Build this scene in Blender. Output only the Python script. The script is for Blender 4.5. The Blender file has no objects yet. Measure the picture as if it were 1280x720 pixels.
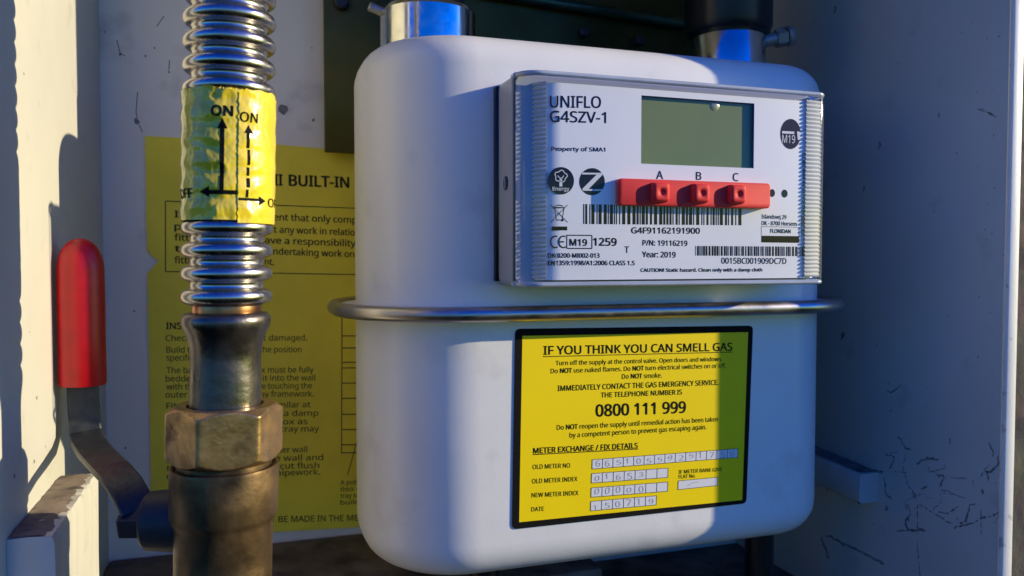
import bpy, bmesh, math, random
from math import sin, cos, pi, radians, sqrt, atan2
from mathutils import Vector, noise

random.seed(4)
S = bpy.context.scene
COL = S.collection
MM = 0.001                       # everything below is written in millimetres

# ------------------------------------------------------------------ camera
YAW, PITCH, FPX = radians(18.5), radians(2.1), 1000.0
EYE = Vector((0, 0, 150.0))
cam_d = bpy.data.cameras.new("camera")
cam = bpy.data.objects.new("camera", cam_d)
COL.objects.link(cam)
cam.location = EYE * MM
cam.rotation_euler = (pi / 2 - PITCH, 0, -YAW)
cam_d.sensor_width = 36
cam_d.lens = 36 * FPX / 1280
cam_d.clip_start = 0.002
cam_d.clip_end = 200
cam_d.dof.use_dof = True
cam_d.dof.focus_distance = 0.288
cam_d.dof.aperture_fstop = 20
S.camera = cam

# ------------------------------------------------------------------ light
SUN_EL = radians(15.2)
SUN_TRAVEL = Vector((-0.941 * cos(SUN_EL), 0.339 * cos(SUN_EL), -sin(SUN_EL)))
w = bpy.data.worlds.new("World")
S.world = w
w.use_nodes = True
nt = w.node_tree
sky = nt.nodes.new("ShaderNodeTexSky")
sky.sky_type = 'NISHITA'
sky.sun_disc = False
sky.sun_elevation = SUN_EL
to_sun = -SUN_TRAVEL
sky.sun_rotation = atan2(to_sun.x, to_sun.y)
sky.air_density = 1.2
sky.dust_density = 0.3
sky.ozone_density = 6.0
hsv = nt.nodes.new("ShaderNodeHueSaturation")
hsv.inputs["Hue"].default_value = 0.53
hsv.inputs["Saturation"].default_value = 1.7
nt.links.new(sky.outputs[0], hsv.inputs["Color"])
tint = nt.nodes.new("ShaderNodeMix")
tint.data_type = 'RGBA'
tint.blend_type = 'MULTIPLY'
tint.inputs[0].default_value = 1
tint.inputs[7].default_value = (0.54, 0.92, 1.36, 1)      # cold clear sky
nt.links.new(hsv.outputs[0], tint.inputs[6])
nt.links.new(tint.outputs[2], nt.nodes["Background"].inputs[0])
nt.nodes["Background"].inputs[1].default_value = 0.135

sd = bpy.data.lights.new("sun", 'SUN')
sd.energy = 4.2
sd.angle = radians(0.53)
sd.color = (1.0, 0.86, 0.56)
so = bpy.data.objects.new("sun", sd)
COL.objects.link(so)
so.rotation_euler = SUN_TRAVEL.to_track_quat('-Z', 'Y').to_euler()
so.location = (0.6, -0.6, 0.9)

S.view_settings.view_transform = 'Standard'
S.view_settings.look = 'None'
S.view_settings.exposure = 0.5
S.view_settings.gamma = 1.0
S.render.engine = 'CYCLES'
S.cycles.max_bounces = 12
S.cycles.diffuse_bounces = 5
S.cycles.glossy_bounces = 5
S.cycles.transparent_max_bounces = 16
S.cycles.sample_clamp_indirect = 4
S.cycles.use_denoising = True


# ------------------------------------------------------------------ helpers
def ray(px, py):
    f = Vector((sin(YAW) * cos(PITCH), cos(YAW) * cos(PITCH), -sin(PITCH)))
    r = Vector((cos(YAW), -sin(YAW), 0))
    u = r.cross(f)
    return f + r * ((px - 640) / FPX) + u * ((360 - py) / FPX)


def on_y(px, py, Y):
    d = ray(px, py)
    return EYE + d * (Y / d.y)


def on_x(px, py, X):
    d = ray(px, py)
    return EYE + d * (X / d.x)


class MB:
    """collects geometry in mm and links it as one mesh object"""
    def __init__(self):
        self.v, self.f = [], []

    def add(self, verts, faces):
        b = len(self.v)
        self.v += [tuple(p) for p in verts]
        self.f += [tuple(i + b for i in f) for f in faces]
        return self

    def box(self, x0, x1, y0, y1, z0, z1):
        vs = [(x, y, z) for x in (x0, x1) for y in (y0, y1) for z in (z0, z1)]
        return self.add(vs, [(0, 1, 3, 2), (4, 6, 7, 5), (0, 4, 5, 1), (2, 3, 7, 6), (0, 2, 6, 4), (1, 5, 7, 3)])

    def loft(self, rings, closed=True, cap0=True, cap1=True):
        n = len(rings[0])
        vs = [p for r in rings for p in r]
        fs = []
        for k in range(len(rings) - 1):
            for i in range(n if closed else n - 1):
                j = (i + 1) % n
                fs.append((k * n + i, k * n + j, (k + 1) * n + j, (k + 1) * n + i))
        if cap0:
            fs.append(tuple(reversed(range(n))))
        if cap1:
            fs.append(tuple((len(rings) - 1) * n + i for i in range(n)))
        return self.add(vs, fs)

    def lathe(self, prof, axis, n=64, cap0=True, cap1=True):
        """prof = [(r, z)], axis(z) -> (x, y)"""
        rings = []
        for r, z in prof:
            cx, cy = axis(z)
            rings.append([(cx + r * cos(2 * pi * i / n), cy + r * sin(2 * pi * i / n), z) for i in range(n)])
        return self.loft(rings, True, cap0, cap1)

    def cyl(self, p0, p1, r0, r1=None, n=32, bev=0.0):
        p0, p1 = Vector(p0), Vector(p1)
        r1 = r0 if r1 is None else r1
        d = (p1 - p0).normalized()
        a = d.orthogonal().normalized()
        b = d.cross(a)
        L = (p1 - p0).length
        st = [(0, r0), (L, r1)] if not bev else [(0, r0 - bev), (bev, r0), (L - bev, r1), (L, r1 - bev)]
        rings = [[p0 + d * t + (a * cos(2 * pi * i / n) + b * sin(2 * pi * i / n)) * r for i in range(n)] for t, r in st]
        return self.loft(rings)

    def tube(self, pts, r, n=12, closed=False):
        pts = [Vector(p) for p in pts]
        N = len(pts)
        rings = []
        up = Vector((0, 0, 1))
        for k in range(N):
            a = pts[(k - 1) % N] if (closed or k > 0) else pts[k]
            c = pts[(k + 1) % N] if (closed or k < N - 1) else pts[k]
            t = (c - a).normalized()
            s = t.cross(up)
            if s.length < 1e-4:
                s = t.cross(Vector((0, 1, 0)))
            s.normalize()
            q = s.cross(t)
            rr = r(k) if callable(r) else r
            rings.append([pts[k] + (s * cos(2 * pi * i / n) + q * sin(2 * pi * i / n)) * rr for i in range(n)])
        if closed:
            rings.append(rings[0])
            return self.loft(rings, True, False, False)
        return self.loft(rings)

    def build(self, name, mat, parent=None, smooth=True, angle=35, bevel=0, segs=2, merge=False):
        root = parent
        while root is not None and root.parent is not None:
            root = root.parent
        org = Vector(root.location) / MM if root is not None else Vector((0, 0, 0))
        me = bpy.data.meshes.new(name)
        me.from_pydata([tuple((Vector(p) - org) * MM) for p in self.v], [], self.f)
        bm = bmesh.new()
        bm.from_mesh(me)
        if merge:
            bmesh.ops.remove_doubles(bm, verts=bm.verts, dist=1e-6)
        bmesh.ops.recalc_face_normals(bm, faces=bm.faces)
        if bevel:
            es = [e for e in bm.edges if len(e.link_faces) == 2 and e.calc_face_angle(0) > radians(40)]
            bmesh.ops.bevel(bm, geom=es, offset=bevel * MM, segments=segs, affect='EDGES', profile=0.5)
        if smooth:
            for f in bm.faces:
                f.smooth = True
            for e in bm.edges:
                if len(e.link_faces) == 2 and e.calc_face_angle(0) > radians(angle):
                    e.smooth = False
        bm.to_mesh(me)
        bm.free()
        me.materials.append(mat)
        o = bpy.data.objects.new(name, me)
        COL.objects.link(o)
        if parent is not None:
            o.parent = parent
        return o


def thing(name, loc, label, cat, group=None):
    o = bpy.data.objects.new(name, None)
    o.empty_display_size = 0.01
    COL.objects.link(o)
    o.location = Vector(loc) * MM
    o["label"] = label
    o["category"] = cat
    if group:
        o["group"] = group
    return o


def rrect(x0, x1, y0, y1, r, n=10):
    """r = one radius, or (back right, back left, front left, front right)"""
    rs4 = (r, r, r, r) if not isinstance(r, tuple) else r
    pts = []
    for (cx, cy, a0), q in zip(((x1 - rs4[0], y1 - rs4[0], 0), (x0 + rs4[1], y1 - rs4[1], 90),
                                (x0 + rs4[2], y0 + rs4[2], 180), (x1 - rs4[3], y0 + rs4[3], 270)), rs4):
        for i in range(n + 1):
            a = radians(a0 + 90 * i / n)
            pts.append((cx + q * cos(a), cy + q * sin(a)))
    return pts


def rring(x0, x1, y0, y1, r, inset, z, n=12):
    r2 = tuple(max(q - inset, 1.0) for q in (r if isinstance(r, tuple) else (r,) * 4))
    return [(p[0], p[1], z) for p in rrect(x0 + inset, x1 - inset, y0 + inset, y1 - inset, r2, n)]


# ------------------------------------------------------------------ materials
def M(name, rgb, rough=0.5, metal=0.0, var=0.0, vscale=60, bump=0.0, bscale=400, spec=0.5, rvar=0.0,
      dark=None, dscale=30, dlo=0.55, dhi=0.75, damt=0.0, coat=0.0, stretch=None, wave=0.0):
    m = bpy.data.materials.new(name)
    m.use_nodes = True
    t = m.node_tree
    N, L = t.nodes, t.links
    b = N["Principled BSDF"]
    b.inputs["Base Color"].default_value = (*rgb, 1)
    b.inputs["Roughness"].default_value = rough
    b.inputs["Metallic"].default_value = metal
    b.inputs["Specular IOR Level"].default_value = spec
    b.inputs["Coat Weight"].default_value = coat
    tc = N.new("ShaderNodeTexCoord")
    co = tc.outputs["Object"]
    if stretch:
        mp = N.new("ShaderNodeMapping")
        mp.inputs["Scale"].default_value = stretch
        L.new(co, mp.inputs["Vector"])
        co = mp.outputs[0]

    def nz(sc, det=4):
        n = N.new("ShaderNodeTexNoise")
        n.inputs["Scale"].default_value = sc
        n.inputs["Detail"].default_value = det
        L.new(co, n.inputs["Vector"])
        return n.outputs["Fac"]

    col = None
    if var > 0:
        r = N.new("ShaderNodeMapRange")
        r.inputs[1].default_value, r.inputs[2].default_value = 0.3, 0.7
        r.inputs[3].default_value, r.inputs[4].default_value = 1 - var, 1 + var
        L.new(nz(vscale), r.inputs[0])
        mx = N.new("ShaderNodeMix")
        mx.data_type = 'RGBA'
        mx.blend_type = 'MULTIPLY'
        mx.inputs[0].default_value = 1
        mx.inputs[6].default_value = (*rgb, 1)
        L.new(r.outputs[0], mx.inputs[7])
        col = mx.outputs[2]
    if dark is not None:
        r = N.new("ShaderNodeMapRange")
        r.inputs[1].default_value, r.inputs[2].default_value = dlo, dhi
        r.inputs[3].default_value, r.inputs[4].default_value = 0, damt
        L.new(nz(dscale, 8), r.inputs[0])
        mx = N.new("ShaderNodeMix")
        mx.data_type = 'RGBA'
        L.new(r.outputs[0], mx.inputs[0])
        if col is not None:
            L.new(col, mx.inputs[6])
        else:
            mx.inputs[6].default_value = (*rgb, 1)
        mx.inputs[7].default_value = (*dark, 1)
        col = mx.outputs[2]
    if col is not None:
        L.new(col, b.inputs["Base Color"])
    if rvar > 0:
        r = N.new("ShaderNodeMapRange")
        r.inputs[1].default_value, r.inputs[2].default_value = 0.3, 0.7
        r.inputs[3].default_value, r.inputs[4].default_value = max(rough - rvar, 0.02), rough + rvar
        L.new(nz(vscale * 2.3), r.inputs[0])
        L.new(r.outputs[0], b.inputs["Roughness"])
    if bump > 0:
        bp = N.new("ShaderNodeBump")
        bp.inputs["Strength"].default_value = bump
        bp.inputs["Distance"].default_value = 0.0006
        L.new(nz(bscale), bp.inputs["Height"])
        if wave > 0:                      # slow unevenness of pressed sheet or moulded panel
            b2 = N.new("ShaderNodeBump")
            b2.inputs["Strength"].default_value = wave
            b2.inputs["Distance"].default_value = 0.004
            L.new(nz(22, 2), b2.inputs["Height"])
            L.new(b2.outputs[0], bp.inputs["Normal"])
        L.new(bp.outputs[0], b.inputs["Normal"])
    return m


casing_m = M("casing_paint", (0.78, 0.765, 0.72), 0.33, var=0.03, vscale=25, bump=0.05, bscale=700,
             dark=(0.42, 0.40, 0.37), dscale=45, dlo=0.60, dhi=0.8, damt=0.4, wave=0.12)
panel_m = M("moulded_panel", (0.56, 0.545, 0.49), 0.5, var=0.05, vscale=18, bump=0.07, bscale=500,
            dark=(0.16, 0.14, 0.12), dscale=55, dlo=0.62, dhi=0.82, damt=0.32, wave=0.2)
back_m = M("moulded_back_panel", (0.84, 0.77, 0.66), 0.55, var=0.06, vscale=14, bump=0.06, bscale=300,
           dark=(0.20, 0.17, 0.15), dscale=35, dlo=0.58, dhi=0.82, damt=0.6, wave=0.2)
floor_m = M("dirty_base", (0.15, 0.115, 0.09), 0.85, var=0.35, vscale=40, bump=0.5, bscale=160,
            dark=(0.03, 0.025, 0.02), dscale=60, dlo=0.45, dhi=0.65, damt=0.8)
grime_m = M("grime", (0.19, 0.18, 0.165), 0.9, var=0.4, vscale=200)
ledgetop_m = M("dusty_ledge", (0.22, 0.17, 0.13), 0.9, var=0.3, vscale=90, bump=0.4, bscale=300,
               dark=(0.05, 0.04, 0.035), dscale=110, dlo=0.5, dhi=0.65, damt=0.8)
steel_m = M("stainless_steel", (0.50, 0.465, 0.42), 0.25, 1.0, var=0.08, vscale=90, rvar=0.06,
            dark=(0.25, 0.20, 0.15), dscale=120, dlo=0.58, dhi=0.8, damt=0.5)
band_m = M("crimp_steel", (0.46, 0.43, 0.41), 0.36, 1.0, var=0.12, vscale=60, rvar=0.08)
zinc_m = M("zinc_plate", (0.68, 0.67, 0.62), 0.17, 1.0, var=0.1, vscale=120, rvar=0.07,
           dark=(0.3, 0.28, 0.2), dscale=150, dlo=0.56, dhi=0.75, damt=0.5)
copper_m = M("heat_tinted_copper", (0.50, 0.23, 0.11), 0.3, 1.0, var=0.2, vscale=150,
             dark=(0.06, 0.04, 0.03), dscale=140, dlo=0.48, dhi=0.7, damt=0.7)
cuff_m = M("scorched_steel", (0.17, 0.15, 0.135), 0.34, 0.95, var=0.25, vscale=70, bump=0.25, bscale=350, rvar=0.1,
           dark=(0.05, 0.045, 0.04), dscale=70, dlo=0.42, dhi=0.62, damt=0.85)
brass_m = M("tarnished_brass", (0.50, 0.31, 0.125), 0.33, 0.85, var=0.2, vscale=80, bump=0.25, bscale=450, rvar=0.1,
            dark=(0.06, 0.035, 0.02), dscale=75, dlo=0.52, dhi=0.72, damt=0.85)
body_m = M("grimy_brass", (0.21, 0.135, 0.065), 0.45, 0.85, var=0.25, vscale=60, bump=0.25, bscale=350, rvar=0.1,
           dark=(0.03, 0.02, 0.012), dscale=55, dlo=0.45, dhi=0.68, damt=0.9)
grip_m = M("red_vinyl", (0.46, 0.003, 0.008), 0.36, var=0.1, vscale=200, bump=0.06, bscale=900)
lever_m = M("galvanised_lever", (0.024, 0.028, 0.034), 0.42, 0.2, var=0.3, vscale=150, bump=0.3, bscale=500,
            dark=(0.05, 0.05, 0.05), dscale=160, dlo=0.48, dhi=0.7, damt=0.7)
iron_m = M("black_iron", (0.025, 0.026, 0.03), 0.5, 0.3, var=0.3, vscale=90, bump=0.3, bscale=300)
black_m = M("black_plastic", (0.006, 0.006, 0.008), 0.32, bump=0.05)
plate_m = M("olive_passivated_steel", (0.10, 0.085, 0.022), 0.42, 0.8, var=0.4, vscale=16, rvar=0.1,
            dark=(0.03, 0.055, 0.025), dscale=14, dlo=0.48, dhi=0.68, damt=0.8)
ink_m = M("black_ink", (0.005, 0.005, 0.005), 0.75, spec=0.12)
sheetink_m = M("faded_black_ink", (0.022, 0.020, 0.012), 0.8)
pen_m = M("pen_ink", (0.38, 0.38, 0.42), 0.7)
white_m = M("white_print", (0.72, 0.72, 0.72), 0.5)
brownink_m = M("dark_brown_print", (0.012, 0.009, 0.007), 0.7, spec=0.15)
sticker_m = M("yellow_vinyl", (0.96, 0.71, 0.0), 0.5, var=0.02, vscale=40, spec=0.25)
border_m = M("black_vinyl_border", (0.006, 0.005, 0.004), 0.7, spec=0.12)
sheet_m = M("faded_yellow_paper", (0.96, 0.77, 0.055), 0.75, var=0.14, vscale=20, bump=0.12, bscale=120,
            dark=(0.62, 0.50, 0.05), dscale=40, dlo=0.55, dhi=0.8, damt=0.5)
tape_m = M("yellow_glossy_tape", (0.80, 0.60, 0.03), 0.2, var=0.08, vscale=120, coat=0.5)
face_m = M("white_face_plate", (0.88, 0.87, 0.86), 0.45, var=0.015, vscale=40)
rib_m = M("frosted_rib_plastic", (0.70, 0.70, 0.66), 0.3)
house_m = M("grey_blue_plastic", (0.33, 0.36, 0.42), 0.4, var=0.04, vscale=60, bump=0.05, bscale=900)
redrub_m = M("red_rubber", (0.72, 0.03, 0.03), 0.62, spec=0.3, var=0.04, vscale=100, bump=0.04, bscale=1200)
lcd_m = M("lcd_glass", (0.21, 0.255, 0.06), 0.2, var=0.05, vscale=50, spec=0.3)
recess_m = M("dark_recess", (0.035, 0.03, 0.022), 0.5)
zincbolt_m = M("dull_zinc_screw", (0.38, 0.36, 0.32), 0.45, 0.6, var=0.2, vscale=200)


def cover_material(name="clear_cover_plastic", rough=0.06):
    m = bpy.data.materials.new(name)
    m.use_nodes = True
    t = m.node_tree
    t.nodes.clear()
    out = t.nodes.new("ShaderNodeOutputMaterial")
    tr = t.nodes.new("ShaderNodeBsdfTransparent")
    gl = t.nodes.new("ShaderNodeBsdfGlossy")
    gl.inputs["Roughness"].default_value = rough
    fr = t.nodes.new("ShaderNodeFresnel")
    ge = t.nodes.new("ShaderNodeNewGeometry")         # thin sheet: the same index from either side
    ir = t.nodes.new("ShaderNodeMapRange")
    ir.inputs[3].default_value, ir.inputs[4].default_value = 1.4, 1 / 1.4
    t.links.new(ge.outputs["Backfacing"], ir.inputs[0])
    t.links.new(ir.outputs[0], fr.inputs["IOR"])
    mx = t.nodes.new("ShaderNodeMixShader")
    tr.inputs[0].default_value = (0.97, 0.975, 0.98, 1)
    t.links.new(fr.outputs[0], mx.inputs[0])
    t.links.new(tr.outputs[0], mx.inputs[1])
    t.links.new(gl.outputs[0], mx.inputs[2])
    t.links.new(mx.outputs[0], out.inputs[0])
    return m


cover_m = cover_material()
lens_m = cover_material("clear_lens_plastic", 0.16)
edge_m = M("polished_cover_edge", (0.42, 0.46, 0.52), 0.12, var=0.1, vscale=80, coat=0.6)


def brick_material():
    m = M("weathered_brick", (0.2, 0.16, 0.13), 0.9)
    t = m.node_tree
    N, L = t.nodes, t.links
    tc = [n for n in N if n.type == 'TEX_COORD'][0]
    mp = N.new("ShaderNodeMapping")
    mp.inputs["Rotation"].default_value = (radians(90), 0, 0)
    L.new(tc.outputs["Object"], mp.inputs[0])
    br = N.new("ShaderNodeTexBrick")
    br.inputs["Scale"].default_value = 1.0
    br.inputs["Brick Width"].default_value = 0.225
    br.inputs["Row Height"].default_value = 0.075
    br.inputs["Mortar Size"].default_value = 0.005
    br.inputs["Color1"].default_value = (0.065, 0.05, 0.042, 1)
    br.inputs["Color2"].default_value = (0.085, 0.065, 0.052, 1)
    br.inputs["Mortar"].default_value = (0.04, 0.036, 0.033, 1)
    L.new(mp.outputs[0], br.inputs[0])
    nz = N.new("ShaderNodeTexNoise")
    nz.inputs["Scale"].default_value = 60
    nz.inputs["Detail"].default_value = 8
    L.new(tc.outputs["Object"], nz.inputs["Vector"])
    mx = N.new("ShaderNodeMix")
    mx.data_type = 'RGBA'
    mx.blend_type = 'OVERLAY'
    mx.inputs[0].default_value = 0.7
    L.new(br.outputs["Color"], mx.inputs[6])
    L.new(nz.outputs["Color"], mx.inputs[7])
    L.new(mx.outputs[2], N["Principled BSDF"].inputs["Base Color"])
    bp = N.new("ShaderNodeBump")
    bp.inputs["Strength"].default_value = 0.6
    bp.inputs["Distance"].default_value = 0.004
    L.new(nz.outputs["Fac"], bp.inputs["Height"])
    L.new(bp.outputs[0], N["Principled BSDF"].inputs["Normal"])
    return m


brick_m = brick_material()


# ------------------------------------------------------------------ lettering
_cache = {}
try:                                     # the sans-serif that ships inside Blender; else its built-in face
    import os
    FONT = bpy.data.fonts.load(os.path.join(bpy.utils.system_resource('DATAFILES'), "fonts", "NotoSansHebrew-Regular.woff2"))
except Exception:
    FONT = None


def glyphs(s, bold=0.0):
    key = (s, bold)
    if key in _cache:
        return _cache[key]
    cu = bpy.data.curves.new("tmp", 'FONT')
    cu.body = s
    cu.size = 1.0
    cu.resolution_u = 3
    if FONT:
        cu.font = FONT
    ob = bpy.data.objects.new("tmp", cu)
    COL.objects.link(ob)
    dg = bpy.context.evaluated_depsgraph_get()
    ev = ob.evaluated_get(dg)
    me = bpy.data.meshes.new_from_object(ev)
    v0 = [(v.co.x, v.co.y) for v in me.vertices]
    f0 = [tuple(p.vertices) for p in me.polygons]
    d = bold * 0.9
    strikes = [(0, 0)] if bold <= 0 else [(0, 0), (-d, 0), (d, 0), (-d * .7, d * .6), (d * .7, -d * .6)]
    vs, fs = [], []
    for k, (a, b) in enumerate(strikes):        # bold = the glyph struck several times, each a hair above the last
        n0 = len(vs)
        vs += [(x + a, y + b, k) for x, y in v0]
        fs += [tuple(i + n0 for i in f) for f in f0]
    bpy.data.objects.remove(ob)
    bpy.data.curves.remove(cu)
    bpy.data.meshes.remove(me)
    _cache[key] = (vs, fs)
    return vs, fs


def extent(s, bold=0.0):
    vs, _ = glyphs(s, bold)
    xs = [v[0] for v in vs]
    return min(xs), max(xs)


CAPH = max(v[1] for v in glyphs("H")[0])


def runs(s, bold, extra=0.028):
    """'*' toggles bold; gives 2-D verts and faces of the whole line"""
    V, F = [], []
    parts = s.split('*')
    plain = ""
    on = False
    for p in parts:
        if p:
            x = 0.0
            if plain:
                x = extent(plain + "|")[1] - extent("|")[1]
            vs, fs = glyphs(p, bold + (extra if on else 0))
            # glyphs() drops leading blanks' width only visually: offset kept by the font
            b = len(V)
            V += [(v[0] + x, v[1], v[2]) for v in vs]
            F += [tuple(i + b for i in f) for f in fs]
            plain += p
        on = not on
    return V, F


def put_line(mb, s, A, B, cap, up, nrm, bold=0.0, lift=0.06):
    """line of text from A to B (mm, world), cap height in mm"""
    vs, fs = runs(s, bold)
    x0 = min(v[0] for v in vs)
    x1 = max(v[0] for v in vs)
    d = (B - A) / (x1 - x0)
    k = cap / CAPH
    mb.add([A + d * (v[0] - x0) + up * (v[1] * k) + nrm * (lift + 0.004 * v[2]) for v in vs], fs)


class Face:
    """writes on a plane Y = const that faces the viewer"""
    def __init__(self, Y):
        self.Y = Y
        self.mb = MB()

    def P(self, px, py):
        return on_y(px, py, self.Y)

    def text(self, s, l, lb, r, rb, cap, bold=0.0, lift=0.06, mb=None):
        A, B = self.P(l, lb), self.P(r, rb)
        cm = (self.P(l, lb - cap) - A).length
        put_line(mb or self.mb, s, A, B, cm, Vector((0, 0, 1)), Vector((0, -1, 0)), bold, lift)

    def quad(self, pts, lift=0.05, mb=None):
        ps = [self.P(*p) - Vector((0, lift, 0)) for p in pts]
        (mb or self.mb).add(ps, [tuple(range(len(ps)))])

    def line(self, pts, wd, lift=0.05, mb=None):
        ps = [self.P(*p) for p in pts]
        up = Vector((0, -1, 0))
        for a, b in zip(ps[:-1], ps[1:]):
            t = (b - a).normalized()
            s = t.cross(up).normalized() * (wd / 2)
            o = Vector((0, -lift, 0))
            (mb or self.mb).add([a - s + o, b - s + o, b + s + o, a + s + o], [(0, 1, 2, 3)])

    def disc(self, c, rx, ry=None, lift=0.05, n=40, mb=None):
        ry = ry or rx
        self.quad([(c[0] + rx * cos(2 * pi * i / n), c[1] + ry * sin(2 * pi * i / n)) for i in range(n)], lift, mb)

    def bars(self, tl, bl, tr, br, n, seed, lift=0.05):
        rnd = random.Random(seed)
        tot = 0
        seq = []
        for i in range(n):
            a, g = rnd.choice((1, 1, 2, 3)), rnd.choice((1, 1, 2, 2))
            seq.append((tot, tot + a))
            tot += a + g
        tot = seq[-1][1]

        def lp(p, q, t):
            return (p[0] + (q[0] - p[0]) * t, p[1] + (q[1] - p[1]) * t)
        for a, b in seq:
            a, b = a / tot, b / tot
            self.quad([lp(tl, tr, a), lp(tl, tr, b), lp(bl, br, b), lp(bl, br, a)], lift)


# ================================================================== METER BOX
XL, XR, YB, YF, ZT, FL = -66.0, 300.0, 440.0, 251.0, 400.0, -34.0
box = thing("meter_box", (117, 345, 0), "open white moulded meter box recessed in the wall, with dirty scuffed sides", "meter box")
T = 6.0
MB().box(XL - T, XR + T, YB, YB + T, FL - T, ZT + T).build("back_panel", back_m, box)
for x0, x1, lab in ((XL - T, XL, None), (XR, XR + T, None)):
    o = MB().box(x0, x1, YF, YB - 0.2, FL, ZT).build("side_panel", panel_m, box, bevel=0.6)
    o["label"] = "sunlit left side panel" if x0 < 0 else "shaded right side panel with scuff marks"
MB().box(XL - T, XR + T, YF + 1, YB - 0.2, FL - T, FL - 0.2).build("base_panel", floor_m, box)
MB().box(XL + 0.2, 165, 352, YB - 0.3, FL, -1.0).build("rear_step", floor_m, box, bevel=2.0)
MB().box(XL - T, XR + T, YF + 1, YB - 0.2, ZT + .2, ZT + T).build("top_panel", panel_m, box)
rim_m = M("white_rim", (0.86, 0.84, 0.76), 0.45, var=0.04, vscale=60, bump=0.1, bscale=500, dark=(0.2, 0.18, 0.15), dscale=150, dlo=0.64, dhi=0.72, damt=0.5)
for x0, x1 in ((XL - T, XL), (XR, XR + T)):
    MB().box(x0 + 0.2, x1 - 0.2, YF - 2.2, YF - 0.05, FL, ZT).build("front_rim", rim_m, box, bevel=0.6)
# moulded ledges near the foot of both sides
lg = MB()
rings = []
for k in range(37):
    y = 262 + 72 * k / 36
    def jl(q, am):
        return am * noise.noise(Vector((y * 0.25, q * 3.1, 8.0))) + 0.6 * am * noise.noise(Vector((y * 0.45, q * 4.3, 1.0)))
    rings.append([(XL + 0.1, y, FL), (XL + 12.4, y, FL), (XL + 12.4 + jl(1, .5), y, 40), (XL + 12.5 + jl(2, .6), y, 66.5 + jl(2, .8)),
                  (XL + 11.6 + jl(3, .7), y, 68.6 + jl(4, .9)), (XL + 6, y, 69 + jl(5, .6)), (XL + 0.1, y, 69)])
lg.loft(rings)
lg = lg.build("side_ledge", panel_m, box, angle=50)
dl = MB()
dl.loft([[(x, 262.8 + 70.6 * k / 40, 69.35 + 0.5 * noise.noise(Vector((k * 0.6, x, 0))) - (0.9 if x > XL + 10 else 0)) for x in (XL + 0.3, XL + 4, XL + 8, XL + 10.9 + 1.2 * noise.noise(Vector((k * .21, 1, 1))))] for k in range(41)], False, False, False)
dl.build("dust_layer", ledgetop_m, lg)
lg3 = MB()
rings = []
for k in range(41):
    y = 318 + 107 * k / 40
    zt_, zb_ = 43 + 5 * k / 40, 28.5
    def jt(q, am):
        return am * noise.noise(Vector((y * 0.22, q * 3.7, 2.0))) + 0.4 * am * noise.noise(Vector((y * 0.9, q * 5.1, 4.0)))
    rings.append([(299.9, y, zb_ + jt(1, 1.0)), (289.2 + jt(2, .7), y, zb_ + jt(1, 1.4)), (288.2 + jt(3, .5), y, zb_ + 1.2),
                  (288.2 + jt(4, .5), y, (zt_ + zb_) / 2), (288.4 + jt(5, .6), y, zt_ - 1.2), (289.3 + jt(6, .6), y, zt_ + jt(7, .6)), (299.9, y, zt_ + jt(8, .5))])
lg3.loft(rings)
lg3 = lg3.build("side_ledge", panel_m, box, angle=50)
dl = MB()
dl.loft([[(x, 320 + 104 * k / 40, 43.7 + 5 * k / 40 + 0.5 * noise.noise(Vector((k * 0.7, x, 0)))) for x in (290.0 + 0.9 * noise.noise(Vector((k * .6, 1, 1))), 294, 299.85)] for k in range(41)], False, False, False)
dl.build("dust_layer", grime_m, lg3)

# scuffs and scratches on the right side
scuff = MB()
rs = random.Random(11)


def stroke(pts, wd, jit=1.5, cx=940, cy=520, k=3.6):
    P = []
    for (a, b), (c, d) in zip(pts[:-1], pts[1:]):
        n = max(2, int(math.hypot(c - a, d - b) / 10))
        for i in range(n):
            t = i / n
            P.append((a + (c - a) * t, b + (d - b) * t))
    P.append(pts[-1])
    D = [P[0]]
    for a, b in zip(P[:-1], P[1:]):
        D += [((a[0] + b[0]) / 2, (a[1] + b[1]) / 2), b]
    for strand in range(1 if wd < 0.8 else 4):
        strand_(D, wd if wd < 0.8 else wd * 0.42, jit * (0.5 if wd < 0.8 else 1.0 + wd * 0.8), cx, cy, k, 0.06 + 0.006 * strand)


def strand_(P, wd, jit, cx, cy, k, lift):
    sd_ = rs.uniform(0, 99)
    Q = [on_x(cx + (p[0] + 3.2 * jit * noise.noise(Vector((i * 0.31, sd_, 0)))) / k, cy + (p[1] + 3.2 * jit * noise.noise(Vector((i * 0.31, sd_, 5)))) / k, XR - lift) for i, p in enumerate(P)]
    ws = []
    for i in range(len(Q)):
        ws.append(wd * max(0.05, 0.62 + 1.5 * noise.noise(Vector((i * 0.47, sd_, 9)))) * (0.25 if i in (0, len(Q) - 1) else 1))
    for i in range(len(Q) - 1):
        if ws[i] < wd * 0.12:
            continue
        t = (Q[i + 1] - Q[i]).normalized()
        s = Vector((1, 0, 0)).cross(t).normalized()
        scuff.add([Q[i] - s * ws[i] / 2, Q[i + 1] - s * ws[i + 1] / 2, Q[i + 1] + s * ws[i + 1] / 2, Q[i] + s * ws[i] / 2], [(0, 1, 2, 3)])


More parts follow.
